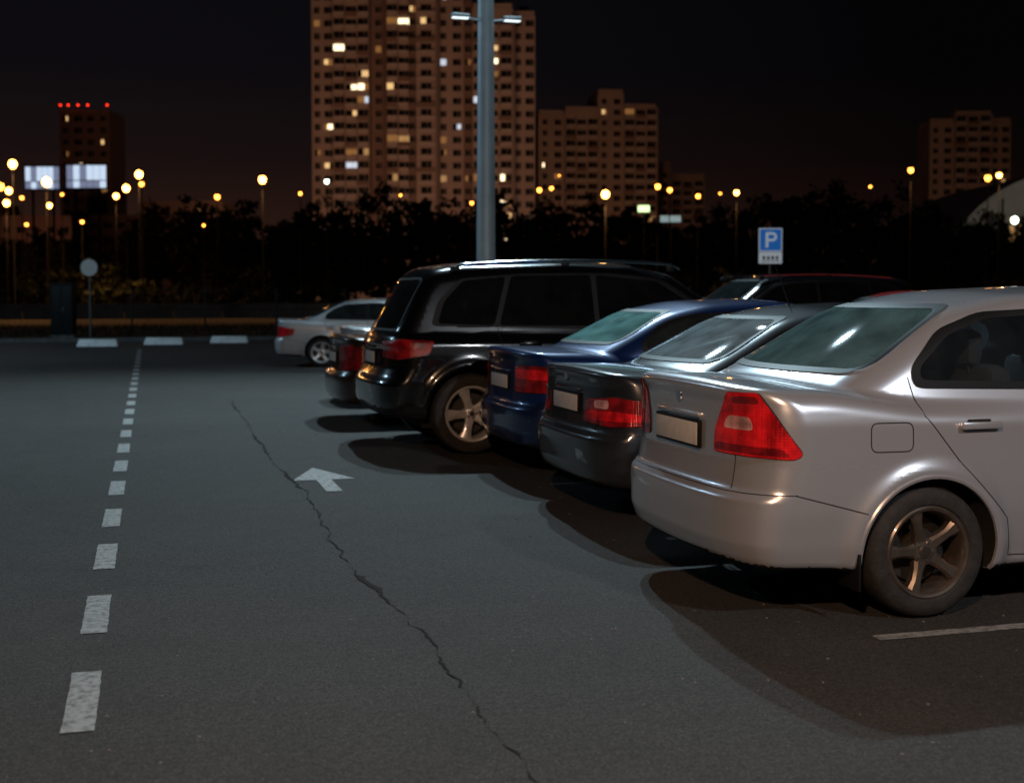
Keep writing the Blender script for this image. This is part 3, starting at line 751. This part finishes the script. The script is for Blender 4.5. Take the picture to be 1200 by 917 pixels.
mb.box((-.18,-.215,.97),(.34,.012,1.6),Mc,0,.004);mb.box((.18,-.215,.97),(.34,.012,1.6),Mc,0,.004);mb.box((.04,-.225,1.0),(.02,.02,.14),M_STEEL)
mb.build('housing',e,True)
x,y=Wd(7.08,35.0)
e=empty('parking_sign',(x,y,0),-TH);mb=MB();mb.cyl((0,.03,0),(0,.03,3.35),.035,.035,M_STEEL,12);mb.build('post',e,True)
M_SB=mat('sign_blue_glow',(.012,.16,.55),.4,emit=(.02,.22,.8),es=.25);M_SW=mat('sign_white_glow',(.75,.78,.8),.4,emit=(.7,.8,.9),es=.25)  # weak glow in both colours stands in for retroreflected lamp light
mb=MB();mb.box((0,-.01,2.98),(.64,.02,.64),M_SW,0,.006);mb.box((0,-.022,2.98),(.58,.008,.58),M_SB,0,.003);mb.box((0,-.01,2.49),(.64,.02,.31),M_SW,0,.006)
for k in range(4): mb.box((-.18+.12*k,-.022,2.49),(.07,.006,.09),M_GRILLE)
mb.box((0,-.022,2.40),(.5,.006,.02),M_GRILLE)
mb.box((-.10,-.03,2.98),(.075,.008,.42),M_SW)
n=14;vs=[];
for i in range(n+1):
    a=math.pi/2-math.pi*i/n
    for r_ in(.125,.055): vs.append((-.0+ .05+ (r_*math.cos(a)),-.034,3.065+r_*math.sin(a)))
fs=[(2*i,2*i+1,2*i+3,2*i+2) for i in range(n)];mb.add(vs,fs,M_SW)
mb.box((-.006,-.030,3.155),(.115,.008,.070),M_SW);mb.box((-.006,-.030,2.975),(.115,.008,.070),M_SW)
mb.build('plates',e)

# ------------------------------------------------------------------ lamps
M_POLE=mat('lamp_pole_steel',(.36,.42,.45),.5,.3,noise=.12,nscale=2)
M_LED=mat('led_glass',(.8,.8,.8),.3,emit=(.8,.95,1),es=1.6)
M_SOD=mat('sodium_globe',(.8,.5,.2),.3,emit=(1.,.33,.04),es=10)
M_SODH=mat('sodium_globe_hot',(.8,.5,.2),.3,emit=(1.,.42,.07),es=22)
M_WHT=mat('white_globe',(.8,.8,.8),.3,emit=(.8,1.,.85),es=8)
def light(name,kind,loc,en,col,parent=None,r=.2,ang=150,target=None):
    l=bpy.data.lights.new(name,kind);l.energy=en;l.color=col
    l.shadow_soft_size=r
    if kind=='SPOT': l.spot_size=rad(ang);l.spot_blend=1.
    o=bpy.data.objects.new(name,l);sc.collection.objects.link(o);o.location=loc
    if parent: o.parent=parent
    if target is not None: o.rotation_euler=Vector(target).to_track_quat('-Z','Y').to_euler()
    return o
def big_pole(x,y,H,heads,en,col,low=None,r=.15,ang=160,aim=None):
    e=empty('street_lamp',(x,y,0),0);mb=MB()
    mb.cyl((0,0,0),(0,0,H),.19,.11,M_POLE,28);mb.box((0,0,.02),(.6,.6,.04),M_POLE,0,.01)
    mb.box((0,-.185,1.1),(.14,.02,.4),M_POLE,0,.005)
    for hx,hy in heads:
        mb.cyl((0,0,H-.1),(hx,hy,H),.04,.03,M_POLE,10);mb.box((hx,hy,H+.03),(.5,.35,.12),M_POLE,math.atan2(hy,hx),.03)
        mb.box((hx,hy,H-.04),(.42,.28,.02),M_LED,math.atan2(hy,hx))
        light('led_light','SPOT',(hx,hy,H-.12),en/len(heads),col,e,r,ang,aim)
    if low:
        for sg in(-1,1):
            mb.cyl((0,0,low-.05),(sg*.42,0,low+.02),.025,.02,M_POLE,8);mb.box((sg*.5,-.05,low+.03),(.34,.16,.07),M_POLE,-.15*sg,.02);mb.box((sg*.5,-.05,low-.01),(.30,.12,.012),M_LED)
    mb.build('pole_and_heads',e,True,40)
    return e
COOL=(.64,.88,1.)
big_pole(6.1,23.2,14,[(-.9,-.5),(.9,-.5)],15500,COOL,low=6.6,ang=135,aim=(-2.5,-14.5,-14))
big_pole(7.5,-6.5,9.5,[(-.9,.2)],3300,(.90,.95,1.),ang=100,aim=(-2.8,13.0,-9.0),r=.2)
big_pole(-14.5,32,12,[(.9,0)],4600,(.50,.78,1.),ang=165,aim=(6,0,-10))
e=empty('street_lamp',(-3.2,-2.5,0));mb=MB();mb.cyl((0,0,0),(0,0,5.6),.08,.05,M_POLE,16);mb.cyl((0,0,5.5),(.9,.3,5.8),.03,.025,M_POLE,10);mb.box((1.1,.36,5.8),(.5,.22,.12),M_POLE,.3,.03);mb.box((1.1,.36,5.73),(.4,.16,.02),M_SOD,.3)
mb.build('pole_and_head',e,True);light('sodium_light','SPOT',(1.1,.36,5.6),1750,(1.,.60,.36),e,.12,80,(5.4,7.6,-5.2))

def small_lamp(px,py,h,m,r=.2,en=0,col=(1,.45,.15)):
    d=(h-1.48)*1493/(345-py);lat=(px-600)/1493*d;x,y=Wd(lat,d)
    x=round(x,2);y=round(y,2)
    e=empty('street_lamp',(x,y,0),-TH);mb=MB()
    mb.cyl((0,0,0),(0,0,h-.1),.06,.03,M_DKST,10)
    mb.box((0,0,h+r*.9),(.5,.3,.06),M_DKST,0,.02)
    mb.build('pole',e,True)
    bm=bmesh.new();bmesh.ops.create_icosphere(bm,subdivisions=2,radius=r)
    me=bpy.data.meshes.new('globe');bm.to_mesh(me);bm.free();me.materials.append(m)
    g=bpy.data.objects.new('globe',me);sc.collection.objects.link(g);g.parent=e;g.location=(0,0,h);g.scale=(1,1,1.15)
    if en: light('lamp_light','SPOT',(0,-.6,h-.3),en*3.0,col,e,.1,150,(0,-.35,-1))
L_=[(18,193,12,M_SODH,.32,900),(3,219,9,M_SOD,.26,0),(13,224,11,M_SODH,.28,0),(10,238,8.6,M_SODH,.24,500),(57,214,10.5,M_SODH,.34,900),(60,241,9.4,M_SODH,.22,0),(28,232,9.9,M_SOD,.16,0),
 (165,205,11.5,M_SODH,.30,700),(150,221,9.5,M_SODH,.26,0),(138,230,10.3,M_SODH,.24,400),(168,216,9,M_SOD,.16,0),(309,211,10.2,M_SODH,.27,500),(256,231,8.4,M_SOD,.18,0),(353,227,9.8,M_SOD,.13,0),
 (384,213,9.2,M_WHT,.15,0),(709,228,8.8,M_SODH,.28,700),(632,223,9.5,M_SOD,.17,0),(646,221,10.4,M_SOD,.15,0),(770,219,9.5,M_SOD,.19,0),(784,223,8.4,M_SOD,.15,0),(862,226,9.9,M_SODH,.2,400),(817,230,8.2,M_SOD,.15,0),
 (1065,200,10.6,M_SOD,.19,300),(1155,209,9.2,M_SOD,.2,0),(1168,206,11,M_SODH,.2,400),(1187,258,8,M_WHT,.3,0),(1018,219,9,M_SOD,.09,0),(843,227,10.6,M_SOD,.10,0),(553,238,8,M_SOD,.12,0),(470,229,9.7,M_SOD,.10,0),(98,260,7.4,M_SOD,.14,0),(33,263,6.6,M_SOD,.12,0),(240,264,7,M_SOD,.10,0),(75,228,10,M_SOD,.12,0),(655,206,14,M_SOD,.08,0)]
for a in L_: small_lamp(*a)

# ------------------------------------------------------------------ buildings
WM=[mat('window_dark',(.012,.012,.014),.15)]+[mat('window_lit_%d'%i,(.2,.15,.1),.5,emit=c,es=s) for i,(c,s) in enumerate([((1,.55,.2),.35),((1,.62,.26),.9),((1,.80,.48),2.4),((.75,.85,1.),.8),((1,.45,.12),.2),((.75,.3,1.),.6)])]
M_FAC=mat('plaster_facade',(.36,.26,.21),.9,noise=.10,nscale=.15);M_FAC2=mat('brick_facade',(.20,.12,.09),.9,noise=.1,nscale=.2);M_SLAB=mat('balcony_panel',(.40,.31,.26),.9)
def block(name,lat,d,width,H,depth,segs,seed,litp=.10,rot=0.,fm=None,sh=3.0):
    rnd=random.Random(seed);x,y=Wd(lat,d);e=empty(name,(x,y,0),-TH+rot)
    walls=MB();win=MB();bal=MB();roof=MB()
    for a,b,pr,h,kind in segs:
        x0=-width/2+a*width;x1=-width/2+b*width;fy=-pr
        m=fm or M_FAC
        if kind=='b':m=M_FAC2
        walls.box(((x0+x1)/2,(depth+fy)/2,h/2),(x1-x0-.02,depth-fy,h),m)
        roof.box(((x0+x1)/2,(depth+fy)/2,h+.5),(x1-x0-.4,depth-fy-.4,1.0),m)
        if h>60: roof.box(((x0+x1)/2,depth*.5,h+2.2),((x1-x0)*.45,5,2.4),M_FAC2)
        n=max(1,int(round((x1-x0)/3.3)));st=int(h//sh)
        for k in range(st):
            z=k*sh+1.6
            if z<9: continue
            for i in range(n):
                cx=x0+(i+.5)*(x1-x0)/n
                r=rnd.random();mm=WM[0]
                if r<litp: mm=rnd.choice([WM[1],WM[2],WM[2],WM[3],WM[1],WM[4],WM[5],WM[5]]) if rnd.random()>.03 else WM[6]
                ww=(1.3,1.9,1.5)[i%3] if kind!='l' else 2.5
                hh=1.45 if kind!='l' or i%2 else 1.9
                if mm is WM[0] or rnd.random()<.25: win.box((cx,fy-.02,z),(ww,.06,hh),mm)
                else:
                    fr=rnd.choice((.38,.5,.62));sd=rnd.choice((-1,1))
                    win.box((cx+sd*ww*(1-fr)/2,fy-.02,z+.1),(ww*fr-.02,.06,hh-.25),mm)
                    win.box((cx-sd*ww*fr/2,fy-.02,z),(ww*(1-fr)-.02,.06,hh),WM[0] if rnd.random()<.7 else WM[5])
                win.box((cx+ww*.12,fy-.07,z),(.07,.05,hh),M_SLAB);win.box((cx,fy-.07,z-hh/2-.08),(ww+.2,.2,.1),M_SLAB)
                if kind=='l' :
                    bal.box((cx,fy-.5,z-1.15),((x1-x0)/n-.35,.95,.95),M_SLAB if (i+k*2)%5 else M_FAC2)
                    if i%2==0: bal.box((cx+(x1-x0)/n/2,fy-.5,z),(.18,1.0,sh),m)
    walls.build('walls',e);win.build('windows',e);bal.build('balconies',e) if bal.v else None;roof.build('roof_parapet',e)
    return e
block('apartment_tower',-20.7,300,52.2,80,18,[(0,.10,0,81,'w'),(.10,.26,1.2,81,'l'),(.26,.34,.2,84,'b'),(.34,.44,2.0,84,'l'),(.44,.47,1.4,84,'b'),(.47,.56,2.0,84,'l'),(.56,.68,.2,84,'w'),(.68,.72,.0,69,'b'),(.72,.90,1.2,68,'l'),(.90,1.,0,66.5,'w')],3,.14)
block('apartment_block',24,360,33.5,56,16,[(0,.22,0,52,'w'),(.22,.5,1,53,'l'),(.5,.72,.3,58,'w'),(.72,1.,1,54,'l')],5,.09,rot=.12)
block('apartment_block',134,375,23,54,16,[(0,.3,0,52,'w'),(.3,.75,1,54,'l'),(.75,1,0,52,'w')],6,.02,rot=-.1)
block('apartment_block',52,420,22,46,14,[(0,.5,0,44,'w'),(.5,1,1,40,'l')],8,.03)
block('office_tower',-110,330,13,48,13,[(0,1,0,48,'w')],9,.05,fm=M_FAC2)
block('office_block',-120,300,34,22,12,[(0,.5,0,22,'b'),(.5,1,1,19,'w')],10,.08)
block('office_block',-78,280,30,21,12,[(0,.4,0,18,'b'),(.4,1,1,21,'w')],11,.03,fm=M_FAC2)
mb=MB();Mr=mat('warning_red',(.5,0,0),.4,emit=(1,.03,.01),es=4)
ex,ey=Wd(-110,330)
e=empty('aircraft_warning_lights',(ex,ey,0),-TH)
for i,zx in enumerate((-6,-4,-1.5,1,6)):
    mb.cyl((zx,-.3,49),(zx,-.3,49.8),.08,.08,M_DKST,6);mb.box((zx,-.3,50.1),(.45,.45,.45),Mr,0,.15)
mb.build('lamps',e)
def billboard(lat,d,z,w,h,sd):
    x,y=Wd(lat,d);e=empty('lit_billboard',(x,y,0),-TH);mb=MB();rnd=random.Random(sd)
    for sx in(-w*.3,w*.3): mb.cyl((sx,.4,0),(sx,.4,z+h/2),.2,.2,M_DKST,10)
    mb.box((0,.2,z),(w+.5,.3,h+.5),M_DKST,0,.05)
    m1=mat('screen_a%d'%sd,(.3,.3,.3),.5,emit=(.66,.8,1.),es=.9);m2=mat('screen_b%d'%sd,(.3,.3,.3),.5,emit=(.35,.4,.6),es=.5)
    n=6
    for i in range(n):
        mb.box((-w/2+(i+.5)*w/n,.02,z+h*.17),(w/n-.06,.04,h*.64),m1 if rnd.random()<.7 else m2)
        mb.box((-w/2+(i+.5)*w/n,.02,z-h*.34),(w/n-.06,.04,h*.3),m1 if rnd.random()<.3 else m2)
    mb.build('screen_and_posts',e)
billboard(-74.5,203,20,5.4,3.5,1);billboard(-67.5,203,20.2,6.3,3.6,2)
x,y=Wd(10.3,100);e=empty('lit_shop_sign',(x,y,0),-TH);mb=MB();mb.box((0,0,8.2),(.9,.2,.5),mat('shop_sign_face',(.4,.5,.3),.5,emit=(.7,1,.45),es=1.8),0,.03);mb.cyl((0,.2,0),(0,.2,8.2),.08,.08,M_DKST,8);mb.build('sign_box',e)
x,y=Wd(12.4,100);e=empty('lit_shop_sign',(x,y,0),-TH);mb=MB();mb.box((0,0,7.4),(1.6,.2,.5),mat('shop_sign_face_white',(.4,.5,.5),.5,emit=(.5,.7,.7),es=.4),0,.03);mb.cyl((0,.2,0),(0,.2,7.4),.08,.08,M_DKST,8);mb.build('sign_box',e)
x,y=Wd(68,150);e=empty('arched_hall',(x,y,0),-TH);mb=MB();Mh=mat('hall_cladding',(.5,.48,.44),.6,noise=.1,nscale=.5);n=28;R_=17;vs=[]
for i in range(n+1):
    a=math.pi*i/n
    for yy in(0,30): vs.append((-R_*math.cos(a),yy,4+12.5*math.sin(a)))
mb.add(vs,[(2*i,2*i+2,2*i+3,2*i+1) for i in range(n)],Mh)
mb.add([vs[2*i] for i in range(n+1)],[tuple(range(n+1))],Mh);mb.box((0,15,2),(2*R_,29.9,4),Mh)
for i in range(13):
    a=math.pi*(i+.5)/13; 
    mb.box((-R_*.93*math.cos(a),-.12,(4+12.5*math.sin(a)*.93)/2),(.18,.2,(4+12.5*math.sin(a)*.93)),M_DKST)
for i in range(9): mb.box((-12+i*3,-.05,9),(1.2,.1,3),WM[1] if i%4==1 else WM[0])
mb.build('vaulted_roof_and_walls',e)

for i,(lat,d,z,tl,td,tz,en,c) in enumerate([(-45,215,14,-25,300,42,52000,(1,.54,.33)),(10,225,14,-10,300,45,30000,(1,.58,.40)),(30,285,14,26,360,30,22000,(1,.50,.28)),(126,300,14,134,375,25,13000,(1,.55,.35)),(-112,270,12,-110,330,25,3000,(1,.4,.25)),(62,122,10,68,150,8,3200,(1,.88,.75))]):  # unseen masts and spots added to brighten the building fronts
    x,y=Wd(lat,d);tx,ty=Wd(tl,td)
    e=empty('added_facade_light',(x,y,0));mb=MB();mb.cyl((0,0,0),(0,0,z-.3),.12,.08,M_DKST,8);mb.box((0,0,z-.4),(.6,.6,.2),M_DKST,0,.05);mb.build('added_light_mast',e)
    l=light('added_facade_spot','SPOT',(0,0,z),en,c,e,.5,110,(tx-x,ty-y,tz-z))

# ------------------------------------------------------------------ distant trees
M_LEAF=mat('tree_leaves',(.040,.046,.024),.95,noise=.4,nscale=.6,spec=.1);M_BARK=mat('tree_bark',(.05,.04,.03),.95)
tree=MB()
LV=[];rs=np.random.RandomState(5)
def skyline(px):
    return np.interp(px,[-400,0,60,120,200,300,400,440,470,560,640,720,800,880,930,1000,1080,1100,1150,1250,1600],[9,8.2,7.6,8.2,11,11.2,11.5,13.5,11.8,12,11.3,10.5,10.6,11.2,13,13,12,9.5,9.5,11,11])
def leafy(x,y,z0,h,w,ncl,nl,ls):
    u=rs.normal(size=(ncl,3));u/=np.linalg.norm(u,axis=1)[:,None];r=rs.uniform(.35,1.,ncl)**.5
    c=u*r[:,None]*np.array([w,w,h/2])*rs.uniform(.8,1.15,(ncl,1));c[:,2]+=z0+h/2
    c[:,0]+=x;c[:,1]+=y
    p=np.repeat(c,nl,0)+rs.normal(size=(ncl*nl,3))*np.array([.55,.55,.4])*w*.25
    a=rs.normal(size=p.shape);a/=np.linalg.norm(a,axis=1)[:,None];b=np.cross(a,rs.normal(size=p.shape));b/=np.linalg.norm(b,axis=1)[:,None]
    s=ls*rs.uniform(.5,1.3,(len(p),1))
    LV.append(np.stack([p-a*s-b*s*.5,p+a*s-b*s*.5,p+a*s+b*s*.5,p-a*s+b*s*.5],1))
for row,(d0,k) in enumerate([(122,.85),(132,.95),(146,1.08)]):
    lat=-95+row*2
    while lat<100:
        px=600+lat/d0*1493;h=skyline(px)*k*rs.uniform(.75,1.12);d=d0+rs.uniform(-4,4);x,y=Wd(lat,d);w=h*rs.uniform(.2,.3)
        tree.cyl((x,y,-.01),(x+rs.uniform(-.3,.3),y,h*.7),.18,.06,M_BARK,6,False)
        for q in range(4):
            a=rs.uniform(0,6.28);zz=h*rs.uniform(.25,.6);tree.cyl((x,y,zz),(x+math.cos(a)*w*.7,y+math.sin(a)*w*.7,zz+h*.2),.07,.02,M_BARK,5,False)
        leafy(x,y,h*.14,h*.86,w,46,16,.30)
        lat+=w*1.25*rs.uniform(.8,1.3)
lat=-95
while lat<100:
    x,y=Wd(lat,112+rs.uniform(-5,5));leafy(x,y,0,rs.uniform(2.5,4.5),rs.uniform(1.5,2.6),24,16,.25);lat+=rs.uniform(1.6,3.2)
V=np.concatenate(LV).reshape(-1,3);n=len(V)//4
me=bpy.data.meshes.new('tree_line');tv=len(tree.v)
allv=tree.v+V.tolist();allf=tree.f+(np.arange(n*4).reshape(-1,4)+tv).tolist()
me.from_pydata(allv,[],allf);me.materials.append(M_BARK);me.materials.append(M_LEAF)
me.polygons.foreach_set('material_index',[0]*len(tree.f)+[1]*n);me.update()
o=bpy.data.objects.new('tree_line',me);sc.collection.objects.link(o)

# ------------------------------------------------------------------ night sky
w=bpy.data.worlds.new('World');sc.world=w;w.use_nodes=True;nt=w.node_tree;nt.nodes.clear()
out=nt.nodes.new('ShaderNodeOutputWorld');sky=nt.nodes.new('ShaderNodeTexSky');sky.sky_type='NISHITA';sky.sun_disc=False;sky.sun_elevation=rad(-8);sky.sun_rotation=rad(200)
b1=nt.nodes.new('ShaderNodeBackground');b1.inputs[1].default_value=.05;nt.links.new(sky.outputs[0],b1.inputs[0])
tc=nt.nodes.new('ShaderNodeTexCoord');sp=nt.nodes.new('ShaderNodeSeparateXYZ');nt.links.new(tc.outputs['Generated'],sp.inputs[0])
rp=nt.nodes.new('ShaderNodeValToRGB');cr=rp.color_ramp
cr.elements[0].position=0;cr.elements[0].color=(.016,.0062,.0034,1);cr.elements[1].position=.5;cr.elements[1].color=(.0014,.0016,.0024,1)
for p,c in((.05,(.0105,.0044,.0030)),(.10,(.0048,.0026,.0024)),(.17,(.0021,.0018,.0024))):
    el=cr.elements.new(p);el.color=(*c,1)
nt.links.new(sp.outputs['Z'],rp.inputs[0])
dv=nt.nodes.new('ShaderNodeVectorMath');dv.operation='DOT_PRODUCT';gx,gy=Wd(-.42,1);dv.inputs[1].default_value=(gx/1.085,gy/1.085,0);nt.links.new(tc.outputs['Generated'],dv.inputs[0])
mr=nt.nodes.new('ShaderNodeMapRange');mr.inputs[1].default_value=.75;mr.inputs[2].default_value=1.;mr.inputs[3].default_value=.55;mr.inputs[4].default_value=2.0;nt.links.new(dv.outputs['Value'],mr.inputs[0])
b2=nt.nodes.new('ShaderNodeBackground');nt.links.new(rp.outputs[0],b2.inputs[0]);nt.links.new(mr.outputs[0],b2.inputs[1])
ad=nt.nodes.new('ShaderNodeAddShader');nt.links.new(b1.outputs[0],ad.inputs[0]);nt.links.new(b2.outputs[0],ad.inputs[1]);nt.links.new(ad.outputs[0],out.inputs[0])

# ------------------------------------------------------------------ camera
cd=bpy.data.cameras.new('Camera');cam=bpy.data.objects.new('Camera',cd);sc.collection.objects.link(cam);sc.camera=cam
cam.location=(0,0,1.48);cd.sensor_width=36;cd.lens=36*1493/1200;cd.clip_end=4000;cd.clip_start=.05
cam.rotation_euler=(rad(90-2.5),0,-TH);cd.shift_y=-.04
cd.dof.use_dof=True;cd.dof.focus_distance=6.6;cd.dof.aperture_fstop=2.3
print('done',len(bpy.data.objects))
